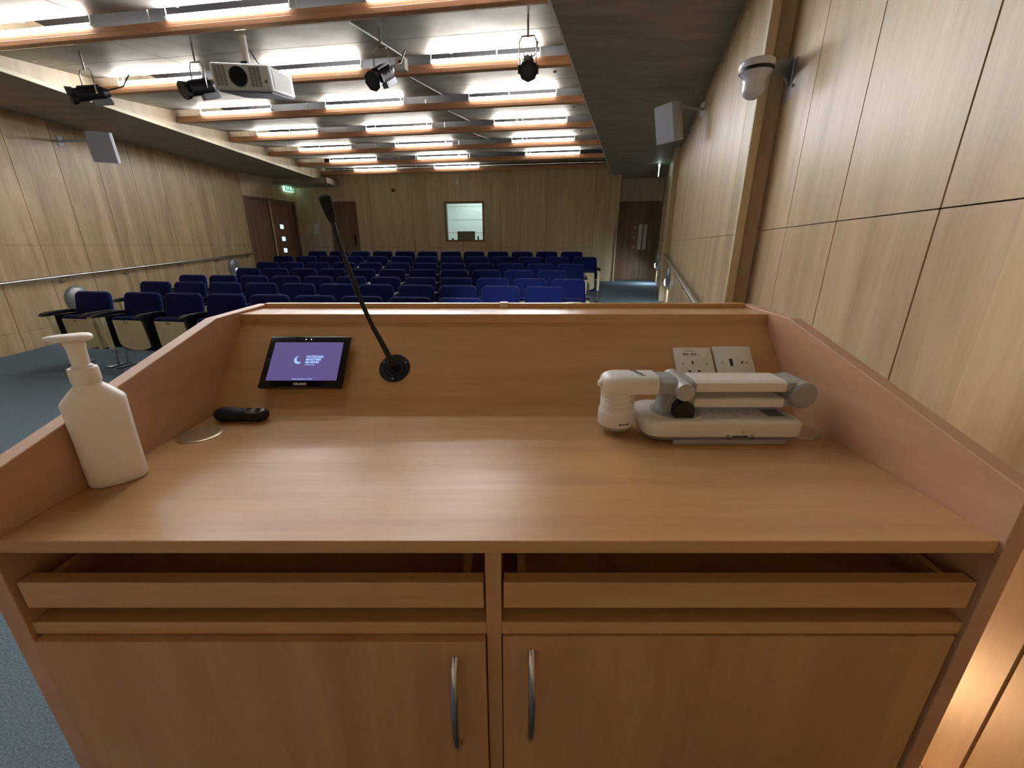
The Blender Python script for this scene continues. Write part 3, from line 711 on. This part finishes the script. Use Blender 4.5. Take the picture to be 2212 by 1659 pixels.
# ------------------------------------------------------------------ handrails
def rail(pts, normal, brk, label):
    t = thing('handrail', label, 'handrail')
    g = G(); g.tube(pts, .021, 16); obj('rail', g, STEEL, t, smooth=True)
    for f in brk:
        a, b = Vector(pts[1]), Vector(pts[-2]); p = a.lerp(b, f); n_ = Vector(normal)
        g = G(); g.tube([p+Vector((0,0,-.018)), p+Vector((0,0,-.06)), p+n_*.03+Vector((0,0,-.075)), p+n_*.075+Vector((0,0,-.075))], .006, 8); g.cone(p+n_*.070+Vector((0,0,-.075)), p+n_*.0795+Vector((0,0,-.075)), .026, n=16)
        obj('bracket', g, STEEL, t, smooth=True)
zr = lambda Y: .895+(Y-5.39)*.0499
rail([(-6.42,2.0,zr(2)),(-6.42,2.05,zr(2.05)),(-6.42,10.75,zr(10.75)),(-6.42,10.8,zr(10.8))], (-1,0,0), [.06,.2,.34,.47,.59,.73,.86,.985], 'steel handrail along the left wall')
def mid(Y, off): return 1.418+.2871*(Y-2.79)-off
zq = lambda Y: .87+(Y-3.2)*(.31/5.1)
rail([(mid(3.25,0),3.25,zq(3.2)),(mid(3.2,.08),3.22,zq(3.2)),(mid(8.22,.08),8.22,zq(8.22)),(mid(8.30,.10),8.31,zq(8.3)),(mid(8.30,.02)-.0,8.36,zq(8.3)-.02),(mid(8.3,.02)-.03,8.37,zq(8.3)-.02)], (.96,-.28,0), [.1,.3,.5,.68,.88], 'steel handrail descending the right wall beside the ramp')

# ------------------------------------------------------------------ round step lights on the walls
def steplight(loc, nrm, label, power):
    n_ = Vector(nrm).normalized(); ang = math.atan2(n_.y, n_.x)
    t = thing('step_light', label, 'wall light', loc, ang, 'round wall lights near the floor')
    q = R(PI/2,'Y')
    g = G(); g.lathe([(0,0),(.19,0),(.19,.012),(.175,.035),(.13,.055),(.07,.064),(0,.066)], n=40); g.xf(q); obj('shade', g, DISCM, t, smooth=True)
    g = G(); g.sphere((.052,0,-.075), 1, (.024,.05,.065), 20, 12); obj('lens', g, LENS, t, smooth=True, label='glowing white lens')
    l = bpy.data.lights.new('step_lamp','AREA'); l.shape = 'DISK'; l.size = .1; l.energy = power; l.color = (.80,.93,1)
    lo = bpy.data.objects.new('step_lamp', l); COL.objects.link(lo); lo.parent = t; lo.location = (.09,0,-.12); lo.rotation_euler = (0, math.radians(-38), 0)
steplight((-6.5,6.29,.596), (1,0,0), 'round grey wall light behind the leftmost front seat', 2.5)
steplight((-6.5,10.05,.868), (1,0,0), 'round grey wall light at the far end of the left wall', 2.5)
steplight((mid(7.62,0),7.62,.80), (-.96,.28,0), 'round wall light under the right handrail, seen edge-on', 6)
steplight((2.905+.2951*(10.6-8.3),10.6,.96), (-.96,.28,0), 'round wall light beside the far right door, seen edge-on', 7)

# ------------------------------------------------------------------ loudspeakers
def speaker(loc, rz, tilt, wallpt, label):
    t = thing('loudspeaker', label, 'loudspeaker', (0,0,0))
    M = T(loc) @ R(rz,'Z') @ R(tilt,'X')     # local -Y is the front
    g = G(); poly = [(-.135,-.09),(.135,-.09),(.15,-.04),(.115,.06),(.07,.11),(-.07,.11),(-.115,.06),(-.15,-.04)]
    g.prism(poly, -.19, .19, lambda u,v,q: (u,v,q)); g.xf(M); cab = obj('cabinet', g, SPKW, t, bev=.008)
    g = G(); g.prism([(-.128,-.0955),(.128,-.0955),(.132,-.089),(-.132,-.089)], -.18,.18, lambda u,v,q: (u,v,q)); g.xf(M); obj('grille', g, mat('speaker_grille',(182,186,200),.6,noise=.08,nscale=600), cab)
    bk = M @ Vector((0,.11,.06)); w_ = Vector(wallpt)
    g = G(); el = Vector((bk.x*.75+w_.x*.25, bk.y*.75+w_.y*.25, w_.z)); g.tube([bk, el, w_], .014, 10); g.sphere(el, .022, n=14, m=8); obj('bracket', g, SPKW, t, smooth=True)
    d = (w_-el).normalized(); g = G(); g.box(-.035,.035,-.008,.008,-.07,.07); g.xf(T(w_) @ R(math.atan2(d.y,d.x)-PI/2,'Z')); obj('wall_plate', g, SPKW, t)
    g = G(); g.sphere(bk, .028, n=12, m=8); obj('ball_joint', g, BLACKP, t, smooth=True)
speaker((-5.76,6.6,2.665), math.radians(28), math.radians(13), (-6.495,6.75,2.77), 'white loudspeaker on a bracket high on the left wall')
speaker((1.78,5.35,2.655), math.radians(-63), math.radians(14), (mid(5.5,.008),5.5,2.83), 'white loudspeaker on a bracket high on the right wall')

# ------------------------------------------------------------------ dome camera on the right wall
t = thing('dome_camera', 'white dome security camera on a metal wall bracket, upper right wall', 'camera')
cc = Vector((1.290,2.60,2.232))
tl = R(math.radians(0),'Y')
g = G(); g.lathe([(0,.040),(.066,.040),(.082,.036),(.086,.028),(.086,.006),(.084,.002),(0,.002)], n=40); g.xf(T(cc)); obj('housing', g, DOMEW, t, smooth=True)
g = G(); g.lathe([(0,.003),(.0835,.003),(.0835,-.014),(0,-.014)], n=40); g.xf(T(cc)); obj('black_band', g, BLACKP, t, smooth=True)
pr = [(0,-.012),(.082,-.012),(.075,-.022),(.060,-.034),(.055,-.055),(.054,-.092)]+[(.054*math.cos(a),-.092-.045*math.sin(a)) for a in [PI/2*k/8 for k in range(1,8)]]+[(0,-.137)]
g = G(); g.lathe(pr, n=40); g.xf(T(cc)); obj('camera_dome', g, DOMEW, t, smooth=True)
wd = Vector((.958,-.287,0)); wp = Vector((near(2.66), 2.66, 0)); arm = Vector((wp.x-cc.x, wp.y-cc.y, 0)); al = math.atan2(arm.y, arm.x); aw = arm.length
g = G(); g.prism([(.08,.045),(aw-.01,.075),(aw-.01,-.06),(aw-.05,-.02),(.12,-.004),(.09,.02)], -.006,.006, lambda u,v,q: (u,q,v)); g.xf(T(cc) @ R(al,'Z')); obj('bracket', g, mat('bracket_steel',(150,150,158),.4,.6), t, bev=.002)
g = G(); g.box(-.075,.075,-.008,0,-.13,.075); g.xf(T((near(2.66)-.001,2.66,cc.z)) @ R(math.atan2(1,.3)-0,'Z')); obj('wall_plate', g, mat('bracket_plate',(170,170,176),.45,.4), t, bev=.006)
for zz in (-.07,.05):
    g = G(); p = Vector((near(2.60)-.012,2.60,cc.z+zz)); g.cone(p, p+wd*.01, .009, n=12); obj('bolt', g, STEEL, t, smooth=True)

# ------------------------------------------------------------------ projector
pj = thing('projector', 'white ceiling projector with a large dark lens, hung on a pole', 'projector')
PM = T((-2.30,4.18,2.60)) @ R(math.radians(7),'Z') @ R(math.radians(11),'X')
g = G(); g.box(-.235,.235,0,.60,.012,.205, bev=.022, seg=3); g.xf(PM); body = obj('shell', g, PROJW, pj, smooth=True)
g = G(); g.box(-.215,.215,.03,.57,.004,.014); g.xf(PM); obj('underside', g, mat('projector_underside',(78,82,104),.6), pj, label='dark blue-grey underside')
g = G(); g.cone((-.02,-.006,.112),(-.02,.03,.112),.072,n=40); g.xf(PM); ln = obj('lens', g, mat('lens_black',(12,15,26),.5,spec=.2), body, smooth=True)
g = G(); g.tube([(-.02+.074*math.cos(2*PI*k/32),-.004,.112+.074*math.sin(2*PI*k/32)) for k in range(33)], .004, 6); g.xf(PM); obj('lens_rim', g, GREYP, body, smooth=True)
for (a,b) in ((-.205,-.112),(.072,.165)):
    g = G()
    for k in range(14):
        z = .045+.0102*k
        for j in range(3):
            w_ = (b-a)/3; g.box(a+j*w_, a+(j+1)*w_-.006, -.003,.004, z, z+.006)
    g.xf(PM); obj('vent_grille', g, mat('vent_grey',(112,110,112),.6), body)
g = G(); g.box(.234,.239,.06,.50,.04,.18); g.xf(PM); obj('side_grille', g, mat('side_mesh',(170,166,150),.6), body)
g = G(); g.cone((.195,-.003,.085),(.195,.004,.085),.012,n=16); g.xf(PM); obj('sensor', g, GREYD, body)
pt = PM @ Vector((-.09,.42,.20))
g = G(); g.cone((pt.x,pt.y,pt.z+.06),(pt.x,pt.y,3.20),.028,n=24); g.cone((pt.x,pt.y,3.155),(pt.x,pt.y,3.185),.055,n=24); obj('ceiling_pole', g, WHT, pj, smooth=True)
g = G(); g.box(-.03,.03,-.03,.03,-.01,.07, bev=.006); g.xf(T((pt.x-.01,pt.y,pt.z))); obj('pole_clamp', g, BLACKP, pj)
g = G(); g.box(.0,.06,-.02,.02,-.01,.035, bev=.004); g.xf(T((pt.x+.01,pt.y-.01,pt.z))); obj('mount_plate', g, WHT, pj)
g = G(); g.tube([(pt.x+.03,pt.y+.03,3.05),(pt.x+.06,pt.y+.08,2.97),(pt.x+.12,pt.y+.16,pt.z+.03)], .005, 6); obj('cable', g, BLACKP, pj, smooth=True)

# ------------------------------------------------------------------ stage spotlights
def spot(loc, d, label):
    t = thing('stage_spotlight', label, 'spotlight', (0,0,0), 0, 'black stage spotlights hung from the ceiling')
    d = Vector(d).normalized(); c = Vector(loc); up = Vector((0,0,1)); sd = d.cross(up).normalized(); vz = sd.cross(d).normalized()
    M = Matrix((( sd.x,d.x,vz.x,c.x),(sd.y,d.y,vz.y,c.y),(sd.z,d.z,vz.z,c.z),(0,0,0,1)))   # local Y = beam direction
    g = G(); g.cone((0,-.10,0),(0,.12,0),.058,n=24); g.cone((0,-.15,0),(0,-.10,0),.035,.058,24); g.xf(M); b = obj('lamp_housing', g, BLACKM, t, smooth=True)
    g = G(); g.cone((0,.12,0),(0,.17,0),.070,.078,8); g.box(-.085,-.06,.11,.13,-.03,.03); g.box(.06,.085,.11,.13,-.03,.03); g.xf(M); sh = obj('shutter_frame', g, BLACKP, b)
    g = G(); g.cone((0,.1685,0),(0,.1715,0),.045,n=24); g.xf(M); obj('lens', g, mat('spot_lens',(52,54,66),.2), sh, smooth=True)
    g = G(); g.box(-.030,.030,-.14,.02,-.100,-.050, bev=.004); g.xf(M); obj('ballast_box', g, mat('spot_box_grey',(128,134,140),.4,.4), b)
    g = G()
    for k in (-1,0,1): g.box(k*.03-.006,k*.03+.006,-.09,.08,.052,.068)
    g.xf(M); obj('cooling_fin', g, BLACKM, b)
    # yoke hangs vertically from a stem
    ysd = Vector((1,-A,0)).normalized(); top = c+Vector((0,0,.215))
    g = G(); w_ = .072
    g.tube([c+ysd*w_, c+ysd*w_+Vector((0,0,.17)), c+ysd*(w_-.02)+Vector((0,0,.21)), c-ysd*(w_-.02)+Vector((0,0,.21)), c-ysd*w_+Vector((0,0,.17)), c-ysd*w_], .006, 8)
    obj('yoke', g, CHROME, t, smooth=True)
    g = G(); g.cone(top-Vector((0,0,.012)), (top.x,top.y,3.225), .009, n=10); g.cone((top.x,top.y,3.2),(top.x,top.y,3.225),.03,n=16); obj('stem', g, CHROME, t, smooth=True)
    e = M @ Vector((0,-.15,.02)); g = G(); g.tube([e, e+Vector((.03,.05,.03)), e+Vector((.07,.12,.07)), e+Vector((.10,.2,.2))], .007, 8); obj('cable', g, BLACKP, t, smooth=True)
    return t
spot((-4.22,4.86,2.79), (-.66,-.70,-.28), 'black stage spotlight farthest left, by the left soffit')
spot((-3.02,4.72,2.80), (-.52,-.78,-.36), 'black stage spotlight hanging just left of the projector')
spot((-1.16,4.40,2.80), (-.36,-.80,-.55), 'black stage spotlight with bare yoke, right of the projector')
spot((.134,4.2,2.80), (.0,-.86,-.5), 'black stage spotlight farthest right, pointing straight at the lectern')

# small things on the beams and ceiling
o = G(); o.box(-.055,.055,-.045,.045,-.05,.06, bev=.004)
cb = thing('call_box', 'small white box with a red square on the second ceiling beam', 'alarm box', (-1.19,5.33,3.195), -math.atan(A))
obj('box_shell', o, WHT, cb); g = G(); g.box(-.02,.016,-.048,-.044,-.012,.03); obj('red_square', g, RED, cb)
k = 0
for X,Y,lb in ((-4.93,5.12,'left edge, nearest'),(-4.92,6.25,'left edge, second nearest'),(-4.92,7.55,'left edge, third nearest'),(-4.92,8.8,'left edge, fourth nearest'),(.13,4.10,'right edge, nearest'),(.47,5.40,'right edge, second nearest'),(.85,6.62,'right edge, third nearest'),(1.16,7.85,'right edge, fourth nearest')):
    t = thing('sprinkler', 'small chrome sprinkler head at the ceiling %s the camera' % lb, 'sprinkler', (X,Y,3.205), 0, 'chrome sprinkler heads along the ceiling edges')
    g = G(); g.lathe([(0,.03),(.034,.03),(.034,.0),(.012,-.006),(.010,-.03),(0,-.03)], n=20); obj('rose', g, CHROME, t, smooth=True)
    g = G(); g.lathe([(0,-.03),(.005,-.03),(.005,-.045),(.018,-.047),(.018,-.050),(0,-.051)], n=16); obj('deflector', g, CHROME, t, smooth=True)

# ------------------------------------------------------------------ projection booth window
g = G(); x0_,x1_,z0_,z1_ = WIN; f = .045
for q in ((x0_-f,x1_+f,z0_-f,z0_),(x0_-f,x1_+f,z1_,z1_+f),(x0_-f,x0_,z0_,z1_),(x1_,x1_+f,z0_,z1_)): g.box(q[0],q[1],-.02,.11,q[2],q[3])
win = struct('window_1', g, DOORW, loc=(C0.x,C0.y,0), rot=(0,0,ANGB))
g = G(); g.box(x0_,x1_,.055,.061,z0_,z1_); obj('window_pane', g, GLASS, win)
g = G(); a0_,a1_ = x0_-.5, x1_+.6                       # the little lit room behind it
g.box(a0_,a1_,1.6,1.65,.9,2.9); g.box(a0_-.05,a0_,.13,1.65,.9,2.9); g.box(a1_,a1_+.05,.13,1.65,.9,2.9); g.box(a0_,a1_,.13,1.6,2.9,2.95); g.box(a0_,a1_,.13,1.6,.85,.9)
br = struct('wall_booth', g, CONTROLW, loc=(C0.x,C0.y,0), rot=(0,0,ANGB))
for z in (1.35,1.72,2.09,2.46):
    g = G(); g.box(a0_,a1_,1.592,1.6,z,z+.012); obj('joint_line', g, mat('joint_grey',(190,198,196),.8), br)
for x in (x0_+.80, x0_+1.02):
    g = G(); g.cone((x,1.55,.9),(x,1.55,2.9),.012,n=12); obj('conduit', g, mat('conduit_dark',(96,104,110),.5), br)
def booth(nm, gx, m, label, cat):
    o = obj(nm, gx, m, loc=(C0.x,C0.y,0), rot=(0,0,ANGB)); tag(o, label, cat); return o
g = G(); g.box(x0_-.1,x1_+.2,.14,.75,1.36,1.40); booth('booth_desk', g, mat('desk_dark',(60,56,54),.5), 'dark desk top just inside the projection booth window', 'desk')
g = G(); g.box(x0_+.20,x0_+.70,.30,.34,1.46,1.72, bev=.006); g.box(x0_+.42,x0_+.48,.31,.33,1.40,1.47); g.box(x0_+.35,x0_+.55,.26,.42,1.40,1.412); booth('monitor', g, BLACKP, 'black monitor seen from behind through the booth window', 'monitor')
g = G(); g.box(x0_+.77,x0_+.81,.30,.33,1.40,1.60, bev=.008); booth('desk_phone', g, BLACKP, 'small black handset standing right of the booth monitor', 'handset')
g = G(); g.box(x0_+.05,x0_+.10,.25,.30,1.40,1.54, bev=.004); booth('booth_gadget', g, BLACKP, 'tiny black box in the lower left corner of the booth window', 'box')
l = bpy.data.lights.new('booth_lamp','AREA'); l.shape = 'RECTANGLE'; l.size = 1.; l.size_y = .6; l.energy = 15; l.color = (.90,1,.98)
lo = bpy.data.objects.new('booth_lamp', l); COL.objects.link(lo); p = C0+bd*((x0_+x1_)/2)+Vector((-bd.y,bd.x))*.85; lo.location = (p.x,p.y,2.86)

# notices, detector and sensor on the back wall
for (Xa,Xb,za,zb,m_,lb) in ((-5.88,-5.72,1.67,1.93,PAPERY,'cream notice on the back wall by the corner'),(-5.67,-5.50,1.66,1.93,PAPER,'white notice on the back wall, right of the cream one')):
    g = G(); g.box(bx(Xa),bx(Xb),-.008,0,za,zb); o = obj('notice', g, m_, loc=(C0.x,C0.y,0), rot=(0,0,ANGB)); tag(o, lb, 'notice')
g = G(); g.box(-.05,.05,-.07,0,-.09,.09, bev=.012); o = obj('motion_sensor', g, WHT, loc=onback(-1.43,2.93), rot=(0,0,ANGB)); tag(o, 'white sensor box at the top of the back wall above the window', 'sensor')
g = G(); g.cone((0,0,0),(0,-.035,0),.05,.04,24); o = obj('alarm_sounder', g, mat('dull_red',(120,44,40),.5), loc=onback(-3.21,2.76), rot=(0,0,ANGB), smooth=True); tag(o, 'small round dull red sounder high on the back wall', 'sounder')

# ------------------------------------------------------------------ exit signs
t = thing('exit_sign', 'lit green exit sign above the left double doors', 'exit sign', (0,0,0))
EM = T((LA.x,LA.y,0)) @ R(ANGL,'Z') @ T((1.58,-.06,2.83))
g = G(); g.box(-.17,.17,-.012,.05,-.09,.09, bev=.004); g.xf(EM); bo = obj('sign_box', g, EXITW, t)
g = G(); g.box(-.155,.155,-.016,-.012,-.07,.07); g.xf(EM); fc = obj('sign_face', g, EXITG, bo)
g = G()
g.prism([(-.125,.05),(-.075,.05),(-.075,-.05),(-.125,-.05)], -.0195,-.016, lambda u,v,q: (u,q,v))
g.prism([(-.045,.05),(-.01,.05),(-.01,-.05),(-.045,-.05)], -.0195,-.016, lambda u,v,q: (u,q,v))
g.prism([(.03,.05),(.06,.05),(.09,.0),(.12,-.02),(.12,-.05),(.08,-.05),(.06,-.01),(.05,-.05),(.02,-.05)], -.0195,-.016, lambda u,v,q: (u,q,v))
g.xf(EM); obj('pictogram', g, EXITW, fc)
t = thing('exit_sign', 'lit exit sign hanging edge-on near the far right doors', 'exit sign', (0,0,0))
HM = T((3.185,9.99,2.86)) @ R(math.atan2(9.99,3.185),'Z')
g = G(); g.box(-.17,.17,-.006,.006,-.11,.09); g.xf(HM); bo = obj('sign_blade', g, EXITG, t)
g = G(); g.box(-.175,-.170,-.007,.007,-.11,.09); g.xf(HM); obj('lit_edge', g, EXITL, bo)
g = G(); g.box(-.19,.19,-.025,.025,.09,.14, bev=.005); g.xf(HM); obj('lamp_housing', g, WHITEP, t)
g = G(); g.cone((-.195,0,.10),(-.188,0,.10),.02,n=16); g.xf(HM); obj('lamp', g, EXITL, t)

# ------------------------------------------------------------------ lights
def area(name, loc, size, energy, col, rot=(0,0,0), sy=None):
    l = bpy.data.lights.new(name,'AREA'); l.shape = 'RECTANGLE'; l.size = size; l.size_y = sy or size; l.energy = energy; l.color = col
    o = bpy.data.objects.new(name, l); COL.objects.link(o); o.location = loc; o.rotation_euler = rot; return o
def spotl(name, loc, target, energy, col, angle, blend=.6, size=.06):
    l = bpy.data.lights.new(name,'SPOT'); l.energy = energy; l.color = col; l.spot_size = math.radians(angle); l.spot_blend = blend; l.shadow_soft_size = size
    o = bpy.data.objects.new(name, l); COL.objects.link(o); o.location = loc
    o.rotation_euler = (Vector(target)-Vector(loc)).to_track_quat('-Z','Y').to_euler(); return o
# a stage spot behind the camera picks out the nearest right-hand seats
spotl('stage_lamp', (-.6,-.9,2.95), (.35,4.6,.75), 1100, (.92,.96,1), 24, .9)
# warm footlight between lectern and wall
spotl('foot_lamp', (.78,1.15,.05), (.84,.45,.42), 20, (1,.58,.28), 120, .9, .10)
spotl('aisle_lamp', (3.3,10.4,2.95), (3.35,11.0,.45), 22, (.85,.98,1), 50, .5)

w = bpy.data.worlds.new('world'); S.world = w; w.use_nodes = True
w.node_tree.nodes['Background'].inputs['Color'].default_value = (.02,.02,.022,1); w.node_tree.nodes['Background'].inputs['Strength'].default_value = 1

# ------------------------------------------------------------------ camera
cd = bpy.data.cameras.new('camera'); cam = bpy.data.objects.new('camera', cd); COL.objects.link(cam)
cd.sensor_width = 36; cd.sensor_fit = 'HORIZONTAL'; cd.lens = 895/2212*36; cd.clip_start = .02; cd.clip_end = 60
cam.location = (0,0,1.355); cam.rotation_euler = (PI/2-math.atan(300/895), 0, 0)
S.camera = cam
S.view_settings.view_transform = 'Standard'; S.view_settings.look = 'None'; S.view_settings.gamma = 1
S.view_settings.exposure = 0.3; S.view_settings.use_curve_mapping = False
